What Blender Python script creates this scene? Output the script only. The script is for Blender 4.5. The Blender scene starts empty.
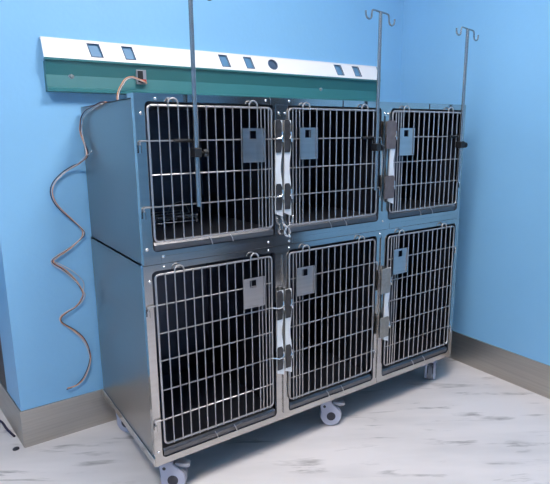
import bpy, bmesh, math, random
from mathutils import Vector, Matrix
random.seed(4)
PI = math.pi
COL = bpy.context.scene.collection

# ------------------------------------------------------------------ materials
def nt(name):
    m = bpy.data.materials.new(name); m.use_nodes = True
    t = m.node_tree; b = t.nodes['Principled BSDF']
    return m, t, b

def plain(name, col, rough=.5, metal=0, bump=0, bscale=40, var=0, vscale=8, spec=.5):
    m, t, b = nt(name)
    b.inputs['Base Color'].default_value = (*col, 1)
    b.inputs['Roughness'].default_value = rough
    b.inputs['Metallic'].default_value = metal
    b.inputs['Specular IOR Level'].default_value = spec
    tc = t.nodes.new('ShaderNodeTexCoord')
    if var:
        n = t.nodes.new('ShaderNodeTexNoise'); n.inputs['Scale'].default_value = vscale
        n.inputs['Detail'].default_value = 4
        r = t.nodes.new('ShaderNodeValToRGB')
        r.color_ramp.elements[0].position = .3; r.color_ramp.elements[1].position = .7
        r.color_ramp.elements[0].color = (*[c * (1 - var) for c in col], 1)
        r.color_ramp.elements[1].color = (*[min(1, c * (1 + var)) for c in col], 1)
        t.links.new(tc.outputs['Object'], n.inputs['Vector'])
        t.links.new(n.outputs['Fac'], r.inputs['Fac'])
        t.links.new(r.outputs['Color'], b.inputs['Base Color'])
    if bump:
        n = t.nodes.new('ShaderNodeTexNoise'); n.inputs['Scale'].default_value = bscale
        u = t.nodes.new('ShaderNodeBump'); u.inputs['Strength'].default_value = bump
        u.inputs['Distance'].default_value = .002
        t.links.new(tc.outputs['Object'], n.inputs['Vector'])
        t.links.new(n.outputs['Fac'], u.inputs['Height'])
        t.links.new(u.outputs['Normal'], b.inputs['Normal'])
    return m

def brushed(name, col, rough=.25, stretch=(2, 2, 200), amt=.08, wave=0, rvar=.08):
    m, t, b = nt(name)
    b.inputs['Metallic'].default_value = 1
    tc = t.nodes.new('ShaderNodeTexCoord'); mp = t.nodes.new('ShaderNodeMapping')
    mp.inputs['Scale'].default_value = stretch
    n = t.nodes.new('ShaderNodeTexNoise'); n.inputs['Scale'].default_value = 1; n.inputs['Detail'].default_value = 3
    t.links.new(tc.outputs['Object'], mp.inputs['Vector']); t.links.new(mp.outputs['Vector'], n.inputs['Vector'])
    r = t.nodes.new('ShaderNodeValToRGB')
    r.color_ramp.elements[0].position = .35; r.color_ramp.elements[1].position = .65
    r.color_ramp.elements[0].color = (*[c * (1 - amt) for c in col], 1)
    r.color_ramp.elements[1].color = (*[min(1, c * (1 + amt)) for c in col], 1)
    t.links.new(n.outputs['Fac'], r.inputs['Fac']); t.links.new(r.outputs['Color'], b.inputs['Base Color'])
    mr = t.nodes.new('ShaderNodeMapRange')
    mr.inputs['To Min'].default_value = rough - rvar * .5; mr.inputs['To Max'].default_value = rough + rvar
    t.links.new(n.outputs['Fac'], mr.inputs['Value']); t.links.new(mr.outputs['Result'], b.inputs['Roughness'])
    if wave:
        n2 = t.nodes.new('ShaderNodeTexNoise'); n2.inputs['Scale'].default_value = 3.5; n2.inputs['Detail'].default_value = 1
        u = t.nodes.new('ShaderNodeBump'); u.inputs['Strength'].default_value = wave; u.inputs['Distance'].default_value = .01
        t.links.new(tc.outputs['Object'], n2.inputs['Vector']); t.links.new(n2.outputs['Fac'], u.inputs['Height'])
        t.links.new(u.outputs['Normal'], b.inputs['Normal'])
    return m

M = {}
M['blue'] = plain('blue_wall_paint', (.225, .485, .76), .42, bump=.25, bscale=60, var=.02, vscale=2.5)
M['ceil'] = plain('white_ceiling_paint', (.8, .8, .8), .8)
M['skirt'] = brushed('brushed_steel_skirting', (.52, .485, .44), .42, (3, 3, 120), .06)
M['frame'] = brushed('stainless_cage_frame', (.53, .51, .49), .14, (4, 4, 60), .04, wave=.25)
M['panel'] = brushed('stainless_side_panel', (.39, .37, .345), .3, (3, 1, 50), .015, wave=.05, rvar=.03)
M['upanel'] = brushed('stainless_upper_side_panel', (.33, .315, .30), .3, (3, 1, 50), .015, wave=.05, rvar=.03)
M['liner'] = brushed('dark_liner_steel', (.12, .13, .165), .40, (2, 2, 12), .06)  # steel darkened to carry the shade inside the cages
M['wire'] = plain('bright_wire_steel', (.46, .45, .46), .36, .75)
M['card'] = brushed('card_holder_steel', (.56, .53, .52), .3, (3, 3, 90), .04)
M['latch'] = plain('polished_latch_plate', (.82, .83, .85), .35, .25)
M['pad'] = plain('dark_latch_pad', (.055, .052, .055), .35, .4, var=.3, vscale=50)  # reflections in the latch steel, painted as separate plates
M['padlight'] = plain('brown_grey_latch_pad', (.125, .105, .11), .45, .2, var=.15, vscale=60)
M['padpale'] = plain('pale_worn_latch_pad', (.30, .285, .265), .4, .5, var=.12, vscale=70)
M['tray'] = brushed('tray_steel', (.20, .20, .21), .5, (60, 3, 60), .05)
M['rivet'] = plain('bright_rivet', (.85, .85, .85), .2, .9)
M['black'] = plain('black_plastic', (.008, .008, .01), .5)
M['shadowgap'] = plain('black_rubber_seal', (.02, .025, .04), .5)
M['caster'] = plain('lilac_grey_caster_plastic', (.46, .46, .56), .4, spec=.4)
M['tyre'] = plain('grey_caster_tread', (.33, .33, .37), .55)
M['hub'] = plain('dark_caster_hub', (.03, .03, .045), .4)
M['railwhite'] = plain('white_rail_enamel', (.86, .84, .85), .35)
M['railgreen'] = plain('green_rail_enamel', (.03, .165, .185), .42)
M['socket'] = plain('blue_socket_insert', (.11, .25, .42), .3)
M['socketrim'] = plain('dark_socket_rim', (.06, .10, .17), .4)
M['screw'] = plain('steel_screw', (.5, .5, .48), .3, 1)
M['wbrown'] = plain('tan_cable_sheath', (.60, .30, .18), .5)
M['wdark'] = plain('dark_cable_sheath', (.035, .025, .06), .5)
M['wlight'] = plain('pale_cable_sheath', (.6, .55, .55), .5)
M['doordark'] = plain('dark_door_leaf', (.035, .03, .035), .4, var=.1)
M['greymetal'] = plain('grey_bracket_metal', (.35, .36, .4), .4, .6)
M['red'] = plain('red_connector', (.45, .05, .04), .4)
M['lampframe'] = plain('white_lamp_frame', (.8, .8, .8), .5)

# floor: pale marble-look sheet with soft grey veins stretched along one direction
def floor_mat():
    m, t, b = nt('pale_marble_floor')
    tc = t.nodes.new('ShaderNodeTexCoord')
    mp = t.nodes.new('ShaderNodeMapping'); mp.inputs['Rotation'].default_value = (0, 0, math.radians(31))
    t.links.new(tc.outputs['Object'], mp.inputs['Vector'])
    def noise(sc, scale, det, rough=.55, dist=0):
        q = t.nodes.new('ShaderNodeMapping'); q.inputs['Scale'].default_value = sc
        t.links.new(mp.outputs['Vector'], q.inputs['Vector'])
        n = t.nodes.new('ShaderNodeTexNoise'); n.inputs['Scale'].default_value = scale
        n.inputs['Detail'].default_value = det; n.inputs['Roughness'].default_value = rough
        n.inputs['Distortion'].default_value = dist
        t.links.new(q.outputs['Vector'], n.inputs['Vector']); return n
    def ramp(src, stops):
        r = t.nodes.new('ShaderNodeValToRGB'); e = r.color_ramp.elements
        e[0].position, e[0].color = stops[0][0], (*[stops[0][1]] * 3, 1)
        e[1].position, e[1].color = stops[-1][0], (*[stops[-1][1]] * 3, 1)
        for p_, v in stops[1:-1]:
            k = e.new(p_); k.color = (v, v, v, 1)
        t.links.new(src.outputs['Fac'], r.inputs['Fac']); return r
    veins = ramp(noise((1.0, 6.5, 1), 2.6, 6, .6, .5), [(.55, 0), (.63, .85), (.73, 1)])
    breakup = ramp(noise((1.3, 3.0, 1), 3.3, 3), [(.46, 0), (.62, 1)])
    soft = ramp(noise((1, 4, 1), 1.7, 3), [(.4, 0), (.7, 1)])
    mul = t.nodes.new('ShaderNodeMath'); mul.operation = 'MULTIPLY'
    t.links.new(veins.outputs['Color'], mul.inputs[0]); t.links.new(breakup.outputs['Color'], mul.inputs[1])
    m1 = t.nodes.new('ShaderNodeMix'); m1.data_type = 'RGBA'
    m1.inputs['A'].default_value = (.76, .71, .71, 1); m1.inputs['B'].default_value = (.64, .60, .60, 1)
    t.links.new(soft.outputs['Color'], m1.inputs['Factor'])
    m2 = t.nodes.new('ShaderNodeMix'); m2.data_type = 'RGBA'
    m2.inputs['B'].default_value = (.30, .275, .27, 1)
    t.links.new(m1.outputs['Result'], m2.inputs['A']); t.links.new(mul.outputs['Value'], m2.inputs['Factor'])
    t.links.new(m2.outputs['Result'], b.inputs['Base Color'])
    b.inputs['Roughness'].default_value = .45; b.inputs['Specular IOR Level'].default_value = .35
    return m
M['floor'] = floor_mat()

# ------------------------------------------------------------------ mesh helpers
def obj(name, bm, mat, parent=None, smooth=False, bevel=0):
    bmesh.ops.recalc_face_normals(bm, faces=bm.faces[:])
    me = bpy.data.meshes.new(name); bm.to_mesh(me); bm.free()
    o = bpy.data.objects.new(name, me); COL.objects.link(o)
    me.materials.append(mat)
    if smooth:
        for f in me.polygons: f.use_smooth = True
        me.set_sharp_from_angle(angle=math.radians(40))
    if parent:
        o.parent = parent
    if bevel:
        d = o.modifiers.new('Bevel', 'BEVEL'); d.width = bevel; d.segments = 2; d.limit_method = 'ANGLE'
    return o

def box(bm, x0, x1, y0, y1, z0, z1):
    vs = [bm.verts.new((x, y, z)) for x in (x0, x1) for y in (y0, y1) for z in (z0, z1)]
    for f in ((0, 1, 3, 2), (4, 6, 7, 5), (0, 4, 5, 1), (2, 3, 7, 6), (0, 2, 6, 4), (1, 5, 7, 3)):
        bm.faces.new([vs[i] for i in f])
    return bm

def B(*a):
    return box(bmesh.new(), *a)

def tube(bm, pts, r, seg=8, closed=False):
    pts = [Vector(p) for p in pts]; n = len(pts); rings = []
    prev = None
    for i, p in enumerate(pts):
        a = pts[(i - 1) % n] if (closed or i > 0) else p
        c = pts[(i + 1) % n] if (closed or i < n - 1) else p
        t = (c - a).normalized()
        if prev is None:
            s = t.cross(Vector((0, 0, 1)))
            if s.length < .1: s = t.cross(Vector((0, 1, 0)))
            s.normalize()
        else:
            s = (prev - t * prev.dot(t)).normalized()
        prev = s; u = t.cross(s)
        rings.append([bm.verts.new(p + r * (math.cos(2 * PI * k / seg) * s + math.sin(2 * PI * k / seg) * u)) for k in range(seg)])
    m = n if closed else n - 1
    for i in range(m):
        A, C = rings[i], rings[(i + 1) % n]
        for k in range(seg):
            bm.faces.new((A[k], A[(k + 1) % seg], C[(k + 1) % seg], C[k]))
    if not closed:
        bm.faces.new(rings[0][::-1]); bm.faces.new(rings[-1])
    return bm

def cyl(bm, a, b_, r, seg=20):
    return tube(bm, [a, b_], r, seg)

def arc(cx, cz, r, a0, a1, n, y=0):
    return [(cx + r * math.cos(a0 + (a1 - a0) * i / n), y, cz + r * math.sin(a0 + (a1 - a0) * i / n)) for i in range(n + 1)]

def rrect(x0, x1, z0, z1, r, n=5, y=0):
    return (arc(x1 - r, z1 - r, r, 0, PI / 2, n, y) + arc(x0 + r, z1 - r, r, PI / 2, PI, n, y) +
            arc(x0 + r, z0 + r, r, PI, 1.5 * PI, n, y) + arc(x1 - r, z0 + r, r, 1.5 * PI, 2 * PI, n, y))

def prism(bm, loop, y0, y1):
    """loop: (x,z) pairs, extruded in y"""
    a = [bm.verts.new((x, y0, z)) for x, z in loop]; c = [bm.verts.new((x, y1, z)) for x, z in loop]
    n = len(loop); bm.faces.new(a); bm.faces.new(c[::-1])
    for i in range(n): bm.faces.new((a[i], c[i], c[(i + 1) % n], a[(i + 1) % n]))
    return bm

def holed_plate(outer, holes, y0, y1):
    """plate in xz between y0 and y1 with holes; loops of (x,z)"""
    bm = bmesh.new(); allv = []
    edges = []
    for loop in [outer] + holes:
        vs = [bm.verts.new((x, y0, z)) for x, z in loop]; allv.append(vs)
        for i in range(len(vs)): edges.append(bm.edges.new((vs[i], vs[(i + 1) % len(vs)])))
    bmesh.ops.triangle_fill(bm, use_beauty=True, use_dissolve=False, edges=edges)
    front = bm.faces[:]
    ex = bmesh.ops.extrude_face_region(bm, geom=front)
    for g in ex['geom']:
        if isinstance(g, bmesh.types.BMVert): g.co.y = y1
    return bm

def xz(loop): return [(p[0], p[2]) for p in loop]

def thing(name, label, cat, loc=(0, 0, 0), group=None):
    o = bpy.data.objects.new(name, None); COL.objects.link(o); o.location = loc
    o.empty_display_size = .05
    o['label'] = label; o['category'] = cat
    if group: o['group'] = group
    return o
def tag(o, label, cat, group=None):
    o['label'] = label; o['category'] = cat
    if group: o['group'] = group
    return o
def struct(name, bm, m):
    o = obj(name, bm, m); o['kind'] = 'structure'; return o

# ------------------------------------------------------------------ room
XL, XR, YW, H = -.314, 1.76, .613, 2.7
XF, YF, YB = -2.3, -3.15, 2.6          # far left side, wall behind the camera, corridor end
HB = .157
struct('floor', B(XF, XR + .1, YF - .1, YB, -.1, 0), M['floor'])
struct('ceiling', B(XF, XR + .1, YF - .1, YB, H, H + .1), M['ceil'])
DX = .031                              # the return wall leans slightly away
def angled(y0, y1, z0, z1, off=0):     # slab on the return face, from y0 to y1
    bm = bmesh.new()
    x = lambda y: XL - off - DX * (y - YW) / .3
    lo = [(x(y0), y0), (x(y1), y1), (x(y1) + .1 + off, y1), (x(y0) + .1 + off, y0)]
    a = [bm.verts.new((p[0], p[1], z0)) for p in lo]; c = [bm.verts.new((p[0], p[1], z1)) for p in lo]
    bm.faces.new(a); bm.faces.new(c)
    for i in range(4): bm.faces.new((a[i], a[(i + 1) % 4], c[(i + 1) % 4], c[i]))
    return bm
struct('wall_back', B(XL, XR + .1, YW, YW + .1, 0, H), M['blue'])
struct('wall_right', B(XR, XR + .1, YF, YW, 0, H), M['blue'])
struct('wall_left', angled(YW + .001, .83, 0, H), M['blue'])
struct('wall_front', B(XF, XR + .1, YF - .1, YF, 0, H), M['blue'])
struct('wall_side', B(XF - .1, XF, YF, YB, 0, H), M['blue'])
struct('wall_corridor', B(XF, XL + .1, YB - .1, YB, 0, H), M['blue'])
struct('baseboard_back', B(XL - .003, XR, YW - .006, YW, 0, HB), M['skirt'])
struct('baseboard_right', B(XR - .006, XR, YF + .001, YW - .006, 0, HB), M['skirt'])
struct('baseboard_left', angled(YW, 1.05, 0, HB, .005), M['skirt'])
d1 = struct('door_1', angled(.83, 2.2, HB, 2.1, 0), M['doordark'])
struct('wall_passage', angled(.83, 2.5, 2.1, H, 0), M['blue'])
# dark doorway on the right wall, behind the photographer's right
d2 = struct('door_2', B(XR - .012, XR - .006, -2.75, -1.55, .0, 2.1), M['doordark'])
# grey bracket near the left edge
bm = tube(bmesh.new(), [(-.372, .955, .335), (-.366, .935, .30), (-.366, .935, .19)], .006, 8)
tag(obj('door_bracket', bm, M['greymetal'], smooth=True), 'bent grey metal bracket on the dark door at the left edge of the photo', 'bracket')

# ------------------------------------------------------------------ wall rail
rail = thing('wall_service_rail', 'long white and green service rail mounted on the blue wall above the cages', 'wall rail', (0.72, YW, 1.373))
RX0, RX1 = -.113, 1.548
def P2(prof, x0, x1):
    bm = bmesh.new()
    a = [bm.verts.new((x0, YW - y, z)) for y, z in prof]; c = [bm.verts.new((x1, YW - y, z)) for y, z in prof]
    n = len(prof); bm.faces.new(a); bm.faces.new(c)
    for i in range(n): bm.faces.new((a[i], c[i], c[(i + 1) % n], a[(i + 1) % n]))
    return bm
def attach(o, par):
    o.parent = par; o.matrix_parent_inverse = Matrix.Translation(par.location).inverted(); return o
W0, W1 = (.016, 1.560), (.050, 1.487)
# white sloping face with real openings
def face_pt(x, s):   # s: 0 top .. 1 bottom of the sloping face
    return (x, W0[0] + (W1[0] - W0[0]) * s, W0[1] + (W1[1] - W0[1]) * s)
holes = []
for xa, xb in ((.046, .089), (.176, .215), (.598, .637), (.722, .760), (1.250, 1.292), (1.371, 1.412)):
    holes.append([(xa, .13), (xb, .13), (xb + .008, .80), (xa + .008, .80)])
circ = [(.874 + .024 * math.cos(k * PI / 10), .45 + .30 * math.sin(k * PI / 10)) for k in range(20)]
bm = holed_plate([(RX0, 0), (RX1, 0), (RX1, 1), (RX0, 1)], holes + [circ], 0, 1)
for v in bm.verts:
    x, d, s = v.co
    q = face_pt(x, s); v.co = (q[0], YW - q[1] + d * .004, q[2])
attach(obj('white_panel', bm, M['railwhite']), rail)
attach(obj('top_lip', P2([(0, 1.556), (0, 1.562), (.018, 1.562), (.018, 1.558)], RX0, RX1), M['railwhite']), rail)
attach(obj('bottom_lip', P2([(.030, 1.481), (.052, 1.481), (.052, 1.488), (.044, 1.491)], RX0, RX1), M['railgreen']), rail)
attach(obj('green_channel', P2([(0, 1.480), (.046, 1.480), (.040, 1.468), (.026, 1.432), (.033, 1.388), (.046, 1.382), (.046, 1.373), (0, 1.373)], RX0 + .004, RX1 - .004), M['railgreen']), rail)
attach(obj('end_cap', P2([(0, 1.373), (0, 1.561), (.014, 1.561), (.048, 1.49), (.044, 1.468), (.030, 1.432), (.036, 1.388), (.046, 1.38), (.046, 1.373)], RX1, RX1 + .006), M['railgreen']), rail)
for i, h in enumerate(holes + [circ]):
    bm = bmesh.new()      # rim round the opening
    outer = [Vector(face_pt(x, s)) for x, s in h]
    pts = [(q.x, YW - q.y - .0005, q.z) for q in outer]
    tube(bm, pts, .0022, 6, closed=True)
    r_ = attach(obj('socket_rim', bm, M['socketrim']), rail)
    bm = bmesh.new()
    vs = [bm.verts.new((q.x, YW - q.y + .006, q.z)) for q in outer]
    c = bm.faces.new(vs)
    ex = bmesh.ops.extrude_face_region(bm, geom=[c])
    for g in ex['geom']:
        if isinstance(g, bmesh.types.BMVert): g.co.y += .002
    s_ = obj('socket', bm, M['socket'] if i < 6 else M['socketrim'])
    attach(s_, rail)
def dome(bm, c, r, h, ax):
    """low dome, axis ax (unit vector), for rivets and screws"""
    c = Vector(c); ax = Vector(ax); s = ax.orthogonal().normalized(); u = ax.cross(s)
    prev = None; seg = 12
    for j, (rr, hh) in enumerate(((1, 0), (.92, .5), (.55, .9))):
        ring = [bm.verts.new(c + ax * h * hh + r * rr * (math.cos(2 * PI * k / seg) * s + math.sin(2 * PI * k / seg) * u)) for k in range(seg)]
        if prev:
            for k in range(seg): bm.faces.new((prev[k], prev[(k + 1) % seg], ring[(k + 1) % seg], ring[k]))
        prev = ring
    bm.faces.new(prev); return bm
for x, z in ((-.021, 1.430), (1.163, 1.430)):
    attach(obj('screw', dome(bmesh.new(), (x, YW - .027, z), .0075, .006, (0, -1, .1)), M['screw'], smooth=True), rail)
    attach(obj('screw_washer', dome(bmesh.new(), (x, YW - .026, z), .011, .002, (0, -1, .1)), M['greymetal']), rail)
pl = attach(obj('outlet_plate', B(.222, .262, YW - .041, YW - .027, 1.412, 1.466), M['greymetal'], bevel=.001), rail)
attach(obj('cable_outlet', B(.227, .248, YW - .044, YW - .039, 1.418, 1.462), M['black'], bevel=.001), rail)
attach(obj('connector', B(.236, .258, YW - .050, YW - .042, 1.420, 1.430), M['red'], bevel=.001), rail)

# ------------------------------------------------------------------ hanging cable
path = [(.256, .562, 1.416), (.236, .555, 1.422), (.218, .550, 1.426), (.190, .535, 1.430), (.160, .510, 1.420), (.142, .502, 1.400), (.126, .500, 1.374),
        (.117, .490, 1.348), (.098, .420, 1.330), (.062, .330, 1.3225), (.042, .300, 1.3225), (.018, .300, 1.3225), (-.004, .305, 1.3205), (-.009, .380, 1.311), (-.010, .470, 1.301), (-.011, .530, 1.282), (-.012, .550, 1.257), (-.013, .560, 1.228),
        (-.012, .521, 1.188), (-.013, .490, 1.145), (-.014, .545, 1.124), (-.026, .580, 1.108),
        (-.050, .596, 1.094), (-.085, .598, 1.070), (-.115, .600, 1.037), (-.125, .600, 1.0), (-.108, .600, .953), (-.062, .600, .898), (-.026, .600, .855), (-.022, .600, .836),
        (-.035, .600, .818), (-.079, .600, .786), (-.125, .600, .762), (-.148, .600, .745), (-.140, .600, .728), (-.110, .600, .702), (-.070, .600, .650), (-.047, .600, .600), (-.050, .600, .575), (-.075, .600, .545),
        (-.113, .600, .528), (-.138, .600, .510), (-.135, .600, .488), (-.092, .600, .446), (-.058, .600, .400), (-.040, .600, .345), (-.043, .600, .290), (-.070, .600, .235), (-.105, .600, .210), (-.139, .600, .207)]
def smooth_path(pts, k=5):
    pts = [Vector(p) for p in pts]; out = []
    for i in range(len(pts) - 1):
        a = pts[max(0, i - 1)]; b_ = pts[i]; c = pts[i + 1]; d = pts[min(len(pts) - 1, i + 2)]
        for j in range(k):
            t = j / k
            out.append(.5 * ((2 * b_) + (c - a) * t + (2 * a - 5 * b_ + 4 * c - d) * t * t + (-a + 3 * b_ - 3 * c + d) * t ** 3))
    out.append(pts[-1]); return out
cable = thing('hanging_cable', 'loose kinked bundle of tan and dark wires hanging down the blue wall', 'cable', (.25, .56, 1.42))
sp = smooth_path(path)
for name, mat, ph, r, amp in (('wire_strand', M['wbrown'], 0, .0022, .003), ('wire_strand', M['wdark'], 2.1, .0019, .003), ('wire_strand', M['wlight'], 4.2, .0016, .0045)):
    pts = []
    for i, q in enumerate(sp):
        a = ph + i * .11; g = 1 + .9 * math.sin(i * .05 + ph)
        pts.append(q + Vector((amp * g * math.cos(a), -.3 * amp * abs(math.sin(a)), amp * g * math.sin(a) * .8)))
    attach(obj(name, tube(bmesh.new(), pts, r, 6), mat, smooth=True), cable)
attach(obj('frayed_end', tube(bmesh.new(), [(-.013, .49, 1.143), (-.013, .455, 1.150), (-.014, .420, 1.160)], .0018, 6), M['wlight']), cable)
attach(obj('loose_strand', tube(bmesh.new(), smooth_path([(-.045, .60, .60), (-.04, .601, .64), (-.075, .601, .69), (-.12, .601, .725), (-.147, .601, .744)], 4), .0014, 5), M['wlight']), cable)
tag(obj('cable_offcut', tube(bmesh.new(), smooth_path([(-.385, .90, .005), (-.368, .86, .006), (-.358, .79, .005), (-.340, .715, .005)], 4), .005, 6), M['wdark'], smooth=True),
    'short dark curved piece of cable on the floor at the left wall corner', 'cable')
tag(obj('floor_crumb', dome(bmesh.new(), (-.347, .621, 0), .013, .007, (0, 0, 1)), M['hub'], smooth=True), 'small dark lump of dirt on the floor below the left wall corner', 'dirt')

# ------------------------------------------------------------------ cages
W, D = 1.52, .585
Z0, ZM, ZT = .140, .822, 1.332
BAYS_U = [(.035, .485), (.538, .992), (1.045, 1.496)]
BAYS_L = [(.026, .484), (.540, .988), (1.042, 1.496)]

def wire_door(parent, x0, rows, z_top, z_bot, flip, card, hinge_rows, latch_rows, kind):
    """door wires start at x0 (hinge side), bays of .43; flip mirrors the door"""
    Wd = .431
    yf = -.008
    k1 = lambda v, c, y: c + (v - c) * (1.4746 + y) / 1.4746
    fx0 = (lambda u: x0 + Wd - u) if flip else (lambda u: x0 + u)
    fx = lambda u: k1(fx0(u), -.512, -.009)
    rows = [k1(z, 1.21, -.009) for z in rows]
    z_top, z_bot = k1(z_top, 1.21, -.009), k1(z_bot, 1.21, -.009)
    hu = -.028 if not flip else -.018
    bm = bmesh.new()
    a, c = sorted((fx(0), fx(Wd)))
    tube(bm, rrect(a, c, z_bot, z_top, .013, 4, yf), .0034, 8, closed=True)
    us = [.031, .0625, .094, .125, .156, .187, .218, .249, .280, .311, .342, .373, .387, .402, .4165]
    for u in us:
        lift = .004 if u not in (.0625, .094, .342, .373) else 0
        z1 = z_top + lift if lift else z_top
        tube(bm, [(fx(u), yf - .0045, z_bot - .003), (fx(u), yf - .0045, z1)], 0.0021, 6)
    for ua, ub in ((.0625, .094), (.342, .373)):
        cx, r = fx((ua + ub) / 2), abs(fx(ub) - fx(ua)) / 2
        tube(bm, arc(cx, z_top + .006, r, 0, PI, 8, yf - .0045), .0026, 8)
        for u in (ua, ub): tube(bm, [(fx(u), yf - .0045, z_top - .002), (fx(u), yf - .0045, z_top + .006)], .0025, 6)
    for i, z in enumerate(rows):
        ua = hu if i in hinge_rows else 0
        ub = Wd
        pts = [(fx(ua), yf, z), (fx(ub), yf, z)]
        if ua < 0: pts = [(fx(ua), yf, z - .030), (fx(ua), yf, z - .003), (fx(ua + .003), yf, z), (fx(ub), yf, z)]
        tube(bm, pts, .0024, 6)
    door = obj('cage_door', bm, M['wire'], smooth=True); attach(door, parent)
    # hinge tubes on the post
    for i in hinge_rows:
        z = rows[i]
        h = obj('hinge', tube(bmesh.new(), [(fx(hu), yf, z - .034), (fx(hu), yf, z - .012)], .0045, 10), M['frame'], smooth=True)
        attach2(h, door, parent)
    # card holder hanging on the loops
    cx0, cx1 = sorted((k1(fx0(card[0]), -.512, -.022), k1(fx0(card[1]), -.512, -.022))); cz0, cz1 = k1(card[2], 1.21, -.022), k1(card[3], 1.21, -.022)
    hx0 = cx0 + (cx1 - cx0) * .32; hx1 = hx0 + .026
    bm = holed_plate([(cx0, cz0), (cx1, cz0), (cx1, cz1), (cx0, cz1)],
                     [[(hx0, cz1 - .034), (hx1, cz1 - .034), (hx1, cz1 - .008), (hx0, cz1 - .008)]], -.021, -.0195)
    box(bm, cx0 - .001, cx0 + .004, -.0255, -.0215, cz0, cz1); box(bm, cx1 - .004, cx1 + .001, -.0255, -.0215, cz0, cz1)
    box(bm, cx0, cx1, -.0255, -.0215, cz0, cz0 + .003)
    attach2(obj('card_holder', bm, M['card']), door, parent)
    # latch: profiled bar with two plates coloured as its reflections, pins on two wire rows
    lz_hi, lz_lo = rows[latch_rows[0]], rows[latch_rows[1]]
    top, bot = lz_hi + .062, lz_lo - .070
    base = k1({'left': .4865, 'slim': .5235, 'wide': 1.043}[kind], -.512, -.02)
    w = .029
    # wavy right-hand edge
    n = 40; right = []
    for i in range(n + 1):
        z = bot + (top - bot) * i / n
        d_mid = abs(z - (lz_hi + lz_lo) / 2) / ((lz_hi - lz_lo) / 2)
        dip = .0075 * math.exp(-((d_mid) / .45) ** 2)
        for zz in (lz_hi, lz_lo): dip += .0055 * math.exp(-((z - zz) / .012) ** 2)
        if z < bot + .012: dip += .0
        right.append((base + w - dip, z))
    loop = [(base, bot + .012), ] + right + [(base + .004, top)]
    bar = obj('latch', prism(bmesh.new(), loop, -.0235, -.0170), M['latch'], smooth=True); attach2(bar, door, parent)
    for zz in (lz_hi, lz_lo):
        attach2(obj('latch_mount', B(base + .004, base + .016, -.017, 0, zz - .012, zz + .012), M['frame']), door, parent)
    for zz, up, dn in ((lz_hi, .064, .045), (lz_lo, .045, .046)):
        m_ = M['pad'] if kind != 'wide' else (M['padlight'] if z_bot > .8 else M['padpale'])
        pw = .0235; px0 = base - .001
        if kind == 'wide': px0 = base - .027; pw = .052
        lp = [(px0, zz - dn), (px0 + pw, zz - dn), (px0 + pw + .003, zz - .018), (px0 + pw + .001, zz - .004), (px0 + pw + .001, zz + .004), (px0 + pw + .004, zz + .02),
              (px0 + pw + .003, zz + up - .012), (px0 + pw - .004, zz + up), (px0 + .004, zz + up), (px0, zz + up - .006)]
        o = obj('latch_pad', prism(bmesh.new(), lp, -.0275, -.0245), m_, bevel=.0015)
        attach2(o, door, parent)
    for zz in (lz_hi, lz_lo):
        bm = bmesh.new(); e = base + w - .004
        tube(bm, [(fx(Wd), -.010, zz), (base + (.004 if not flip else w), -.030, zz + .001), (e - .006, -.030, zz + .002), (e, -.030, zz + .010), (e, -.029, zz + .024)], .003, 6)
        tube(bm, [(e, -.030, zz + .002), (e + .002, -.030, zz - .010)], .003, 6)
        attach2(obj('latch_pin', bm, M['rivet'], smooth=True), door, parent)
    return door

def attach2(o, par, root):
    o.parent = par
    o.matrix_parent_inverse = Matrix.Translation(root.location).inverted() if False else (Matrix.Translation(root.location) @ par.matrix_parent_inverse @ par.matrix_basis).inverted()
    return o

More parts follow.
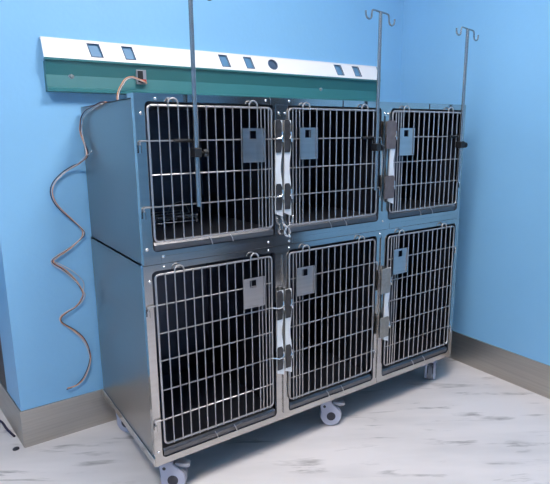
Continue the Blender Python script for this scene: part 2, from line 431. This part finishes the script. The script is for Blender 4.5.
def cage_body(root, z0, z1, bays, oz, dx0, panelmat, skirt):
    holes_ = [xz(rrect(a, c, oz[0], oz[1], .014, 4)) for a, c in bays]
    f = obj('front_frame', holed_plate([(dx0, z0), (W - dx0, z0), (W - dx0, z1), (dx0, z1)], holes_, 0, .022), M['frame'])
    attach(f, root)
    # dark line painting the shade inside each opening
    for (a, c) in bays:
        bm = bmesh.new(); tube(bm, rrect(a, c, oz[0], oz[1], .014, 4, .006), .0024, 6, closed=True)
        attach(obj('door_seal', bm, M['shadowgap']), root)
    zf = z1
    if skirt == 'upper':
        z1 = z1 - .013
        for xx in (dx0, W - dx0 - .003):
            attach(obj('frame_flange', B(xx, xx + .003, .022, .058, z1, zf), M['frame']), root)
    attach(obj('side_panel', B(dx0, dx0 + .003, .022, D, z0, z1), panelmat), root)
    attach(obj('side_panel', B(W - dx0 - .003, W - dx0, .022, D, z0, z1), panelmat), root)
    attach(obj('top_panel', B(dx0, W - dx0, .022, D, z1 - .003, z1), panelmat), root)
    attach(obj('back_panel', B(dx0, W - dx0, D, D + .003, z0, z1), panelmat), root)
    for (a, c) in bays:      # liner, interior shade put into its colour: open-fronted box per compartment
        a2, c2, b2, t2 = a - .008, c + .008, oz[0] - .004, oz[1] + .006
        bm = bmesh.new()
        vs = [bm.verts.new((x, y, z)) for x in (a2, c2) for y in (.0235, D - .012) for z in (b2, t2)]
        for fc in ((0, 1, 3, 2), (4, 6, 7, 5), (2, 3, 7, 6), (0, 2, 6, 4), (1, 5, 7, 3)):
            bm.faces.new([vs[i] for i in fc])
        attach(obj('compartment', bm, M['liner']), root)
        # waste tray with rolled lip and two wire tabs
        bm = bmesh.new()
        prof = [(.010, b2 + .005), (.004, b2 + .008), (.003, b2 + .024), (.010, b2 + .032), (.022, b2 + .034), (.034, b2 + .034), (.034, b2 + .005), (.022, b2 + .005)]
        pa = [bm.verts.new((a + .006, y, z)) for y, z in prof]; pc = [bm.verts.new((c - .006, y, z)) for y, z in prof]
        bm.faces.new(pa); bm.faces.new(pc)
        for i in range(len(prof)): bm.faces.new((pa[i], pc[i], pc[(i + 1) % len(prof)], pa[(i + 1) % len(prof)]))
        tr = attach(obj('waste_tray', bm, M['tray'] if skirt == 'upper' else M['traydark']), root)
        attach2(obj('tray_pan', B(a + .006, c - .006, .0345, .52, b2 + .005, b2 + .030), M['liner']), tr, root)  # pan shares the darkened liner colour, painting the interior shade
        m = (a + c) / 2
        for s in (-.032, .045):
            bm = tube(bmesh.new(), [(m + s, .004, b2 + .030), (m + s + .004, -.003, b2 + .020), (m + s + .008, -.004, b2 + .006)], .0018, 6)
            attach2(obj('tray_tab', bm, M['wire']), tr, root)

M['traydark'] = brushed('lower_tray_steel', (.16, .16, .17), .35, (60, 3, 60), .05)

upper = thing('cage_bank', 'upper stainless steel bank of three short wire-door animal cages, stacked on the taller bank', 'cage', (W / 2, D / 2, ZM + .002))
lower = thing('cage_bank', 'lower stainless steel bank of three tall wire-door animal cages on castors', 'cage', (W / 2, D / 2, 0))
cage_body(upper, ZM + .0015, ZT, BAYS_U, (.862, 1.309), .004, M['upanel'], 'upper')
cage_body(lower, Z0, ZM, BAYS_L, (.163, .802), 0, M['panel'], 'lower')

RU = [1.196, 1.096, 1.000]
RL = [.691, .597, .504, .402, .299]
wire_door(upper, .043, RU, 1.298, .893, False, (.316, .401, 1.121, 1.232), (0, 2), (0, 2), 'left')
wire_door(upper, .546, RU, 1.298, .893, True, (.307, .384, 1.124, 1.234), (0, 2), (0, 2), 'slim')
wire_door(upper, 1.056, RU, 1.298, .893, True, (.304, .389, 1.122, 1.232), (0, 2), (0, 2), 'wide')
wire_door(lower, .037, RL, .789, .211, False, (.312, .398, .616, .722), (0, 4), (1, 3), 'left')
wire_door(lower, .546, RL, .789, .211, True, (.317, .400, .620, .727), (0, 4), (1, 3), 'slim')
wire_door(lower, 1.056, RL, .789, .211, True, (.311, .398, .620, .728), (0, 4), (1, 3), 'wide')

# header plates, divider strips, joint strips, ticks, frame seam
bm = holed_plate([(.470, 1.3095), (.560, 1.3095), (.560, ZT - .001), (.470, ZT - .001)], [], -.0025, -.0003)
box(bm, .490, .540, -.0025, -.0003, 1.255, 1.3095)
attach(obj('divider_bracket', bm, M['frame'], bevel=.0008), upper)
attach(obj('divider_strip', B(.512, .522, -.006, -.0003, .880, 1.255), M['frame'], bevel=.001), upper)
attach(obj('divider_strip', B(.512, .522, -.006, -.0003, .166, .79), M['frame'], bevel=.001), lower)
attach(obj('divider_strip', B(1.010, 1.018, -.005, -.0003, .90, 1.28), M['frame'], bevel=.001), upper)
attach(obj('divider_strip', B(1.008, 1.018, -.005, -.0003, .166, .79), M['frame'], bevel=.001), lower)
for x in (.79, 1.27):
    attach(obj('header_seam', B(x, x + .004, -.001, .0, 1.3095, ZT - .001), M['shadowgap']), upper)  # thin dark tick across the header
attach(obj('frame_seam', B(1.0115, 1.0130, -.0008, 0, Z0 + .001, .80), M['shadowgap']), lower)
attach(obj('base_rail', B(-.004, 0, .0, D, Z0, Z0 + .030), M['frame'], bevel=.001), lower)
for x0_, x1_ in ((.06, .47), (.56, .945), (1.06, 1.455)):
    attach(obj('joint_strip', B(x0_, x1_, -.0012, 0, ZM + .0025, ZM + .0245), M['frame'], bevel=.0004), upper)
for x, z in ((.068, 1.316), (.022, 1.275), (.016, .872), (.452, 1.322), (.546, 1.322), (.503, 1.282), (.528, 1.282),
             (.455, .842), (.548, .852), (.545, .835), (.066, .845), (1.010, 1.288), (1.028, 1.288), (1.018, .86)):
    attach(obj('rivet', dome(bmesh.new(), (x, -.0022 if .47 < x < .56 and z > 1.25 else 0, z), .0048, .0035, (0, -1, 0)), M['rivet'], smooth=True), upper)
for x, z in ((.066, .812), (.455, .812), (.018, .772), (.545, .811), (.012, .190), (1.005, .808)):
    attach(obj('rivet', dome(bmesh.new(), (x, 0, z), .0045, .0035, (0, -1, 0)), M['rivet'], smooth=True), lower)
# little chain hanging under the centre latches
bm = bmesh.new()
cp = smooth_path([(.503, -.016, .928), (.508, -.018, .905), (.520, -.018, .890), (.514, -.018, .872), (.524, -.018, .858), (.536, -.018, .872), (.530, -.018, .892), (.545, -.018, .908), (.550, -.016, .930)], 3)
for i, q in enumerate(cp[:-1]):
    t_ = (cp[i + 1] - q).normalized(); s = Vector((0, 1, 0)) if i % 2 else t_.cross(Vector((0, 1, 0))).normalized()
    tube(bm, [q + .0055 * math.cos(a) * t_ + .0032 * math.sin(a) * s for a in [k * PI / 4 for k in range(8)]], .0011, 5, closed=True)
attach(obj('latch_chain', bm, M['rivet'], smooth=True), upper)

# wire grate lying in the upper left compartment
bm = bmesh.new()
for k in range(12): tube(bm, [(.13 + k * .016, .26, .912), (.13 + k * .016, .40, .912)], .002, 5)
for z in (.902, .922):
    for y in (.26, .33, .40): tube(bm, [(.125, y, z), (.312, y, z)], .0022, 5)
for x in (.13, .306):
    for y in (.26, .40): tube(bm, [(x, y, .8955), (x, y, .922)], .003, 5)
tube(bm, smooth_path([(.22, .33, .922), (.24, .33, .955), (.285, .33, .965), (.31, .33, .922)], 3), .002, 5)
tag(obj('wire_grate', bm, M['greymetal'], smooth=True), 'small grey wire grate lying inside the upper left cage', 'grate')

# ------------------------------------------------------------------ castors
def caster(x, y, rot, par):
    """swivel castor; local wheel axis = local y"""
    R_ = Matrix.Translation((x, y, 0)) @ Matrix.Rotation(rot, 4, 'Z')
    def put(o, par_=None):
        o.data.transform(R_)
        return attach2(o, par_, par) if par_ else attach(o, par)
    cx, cz, r = .022, .047, .042
    def tear(rr):
        pts = arc(cx, cz, rr, math.radians(-200), math.radians(32), 20)
        return xz(pts) + [(.030, .098), (.022, .112), (-.018, .112), (-.024, .098)]
    bm = bmesh.new(); prism(bm, tear(.043), -.026, -.014); prism(bm, tear(.043), .014, .026)
    box(bm, -.020, .024, -.026, .026, .106, .116)
    h = put(obj('caster', bm, M['caster'], smooth=True, bevel=.002))
    bm = bmesh.new(); tube(bm, [(cx, -.010, cz), (cx, -.008, cz), (cx, .008, cz), (cx, .010, cz)], .046, 28)
    put(obj('wheel', bm, M['tyre'], smooth=True, bevel=.003), h)
    bm = cyl(bmesh.new(), (cx, -.0275, cz), (cx, .0275, cz), .0185, 24)
    put(obj('hub_cap', bm, M['hub'], smooth=True), h)
    bm = cyl(bmesh.new(), (-.006, -.0272, .092), (-.006, .0272, .092), .006, 14)
    put(obj('fork_bolt', bm, M['hub'], smooth=True), h)
    bm = bmesh.new(); cyl(bm, (0, 0, .114), (0, 0, .138), .013, 16); box(bm, -.030, .030, -.028, .028, .1355, .1397)
    put(obj('swivel_plate', bm, M['frame'], smooth=True), h)
    bm = bmesh.new()
    prism(bm, [(.028, .096), (.060, .088), (.078, .090), (.082, .098), (.060, .102), (.030, .108)], -.016, .016)
    put(obj('brake_pedal', bm, M['tyre'], bevel=.002), h)
    return h
cam_side = math.radians(-34)
caster(.062, .060, cam_side, lower)
caster(.775, .062, cam_side, lower)
caster(1.450, .062, math.radians(38), lower)
caster(.055, .510, math.radians(-52), lower)
caster(1.450, .515, math.radians(20), lower)

# ------------------------------------------------------------------ drip poles
def pole(x, zt, label, zb=.995):
    t = thing('drip_pole', label, 'pole', (x, -.032, zb), 'drip poles on the cage front')
    bm = tube(bmesh.new(), [(x, -.032, zb), (x, -.032, zb + .3), (x, -.032, zt)], .0068, 14)
    attach(obj('pole', bm, M['poleM'], smooth=True), t)
    bm = bmesh.new()
    L = [(-.070, zt - .010), (-.068, zt - .026), (-.060, zt - .034), (-.050, zt - .034), (-.043, zt - .026), (-.041, zt - .008), (-.034, zt), (0, zt),
         (.034, zt), (.041, zt - .008), (.043, zt - .026), (.050, zt - .034), (.060, zt - .034), (.068, zt - .026), (.070, zt - .010)]
    tube(bm, smooth_path([(x + a * 1.06, -.032, z - a * .10) for a, z in L], 3), .0033, 8)
    attach(obj('double_hook', bm, M['poleM'], smooth=True), t)
    z = 1.158
    bm = bmesh.new(); box(bm, x - .012, x + .012, -.046, -.0135, z - .012, z + .016)
    cl = attach(obj('clamp', bm, M['black'], bevel=.003), t)
    bm = bmesh.new(); cyl(bm, (x + .012, -.030, z), (x + .022, -.030, z), .005, 10); cyl(bm, (x + .022, -.030, z), (x + .036, -.030, z), .012, 14)
    attach2(obj('clamp_knob', bm, M['black'], smooth=True), cl, t)
    bm = bmesh.new(); tube(bm, [(x - .066, -.0195, 1.196), (x - .006, -.0195, 1.196), (x - .002, -.022, 1.170)], .0052, 8)
    attach2(obj('clamp_arm', bm, M['black'], smooth=True), cl, t)
M['poleM'] = plain('satin_pole_steel', (.36, .375, .39), .26, .9)
pole(.178, 1.640, 'steel drip pole clipped to the upper left cage door, its top beyond the photo edge')
pole(.938, 1.646, 'steel drip pole with double hook in front of the upper middle cage door')
pole(1.451, 1.638, 'steel drip pole with double hook at the right end of the cages')

# ------------------------------------------------------------------ lights
def lamp(x, y, e, size=.58, col=(1, .98, .96), lab=''):
    t = thing('ceiling_light', lab, 'ceiling light', (x, y, H))
    bm = holed_plate([(x - size / 2 - .02, -1), (x + size / 2 + .02, -1), (x + size / 2 + .02, 1), (x - size / 2 - .02, 1)], [], 0, 1); bm.free()
    bm = bmesh.new(); s = size / 2
    for q in ((x - s - .02, x - s, y - s - .02, y + s + .02), (x + s, x + s + .02, y - s - .02, y + s + .02), (x - s, x + s, y - s - .02, y - s), (x - s, x + s, y + s, y + s + .02)):
        box(bm, *q, H - .03, H)
    attach(obj('lamp_frame', bm, M['lampframe']), t)
    m, tt, b = nt('lamp_diffuser'); b.inputs['Emission Color'].default_value = (*col, 1); b.inputs['Emission Strength'].default_value = e
    b.inputs['Base Color'].default_value = (.8, .8, .8, 1)
    attach(obj('diffuser', B(x - s, x + s, y - s, y + s, H - .02, H - .012), m), t)
lamp(.55, -.68, 43, .5, (1, .95, .91), 'square ceiling light panel above the front of the cages')
lamp(-1.0, -1.0, 38, .6, (1, .95, .91), 'square ceiling light panel behind the camera, left')  # unseen fill lamp, added to lift the left side
lamp(-1.3, 1.5, 6, .4, (1, .95, .91), 'square ceiling light panel over the side passage')  # unseen weak fill lamp, added for the passage

w = bpy.data.worlds.new('world'); bpy.context.scene.world = w; w.use_nodes = True
w.node_tree.nodes['Background'].inputs[0].default_value = (.5, .6, .8, 1)
w.node_tree.nodes['Background'].inputs[1].default_value = .1

# ------------------------------------------------------------------ camera
f, pitch, yaw, roll = 513.4083, -.2055, .5939, -.0101
CP = Vector((-.5122, -1.4746, 1.2098))
cy_, sy_ = math.cos(yaw), math.sin(yaw); cp_, sp_ = math.cos(pitch), math.sin(pitch)
fw = Vector((sy_ * cp_, cy_ * cp_, sp_)); rt = Vector((cy_, -sy_, 0)); up = rt.cross(fw)
r2 = math.cos(roll) * rt + math.sin(roll) * up; u2 = -math.sin(roll) * rt + math.cos(roll) * up
cam = bpy.data.cameras.new('camera'); co = bpy.data.objects.new('camera', cam); COL.objects.link(co)
mw = Matrix((r2, u2, -fw)).transposed().to_4x4(); mw.translation = CP; co.matrix_world = mw
cam.sensor_width = 36; cam.sensor_fit = 'HORIZONTAL'; cam.lens = f / 550 * 36; cam.clip_start = .02
S = bpy.context.scene; S.camera = co
S.view_settings.view_transform = 'Standard'; S.view_settings.look = 'None'
S.view_settings.exposure = .22; S.view_settings.gamma = 1; S.view_settings.use_curve_mapping = False
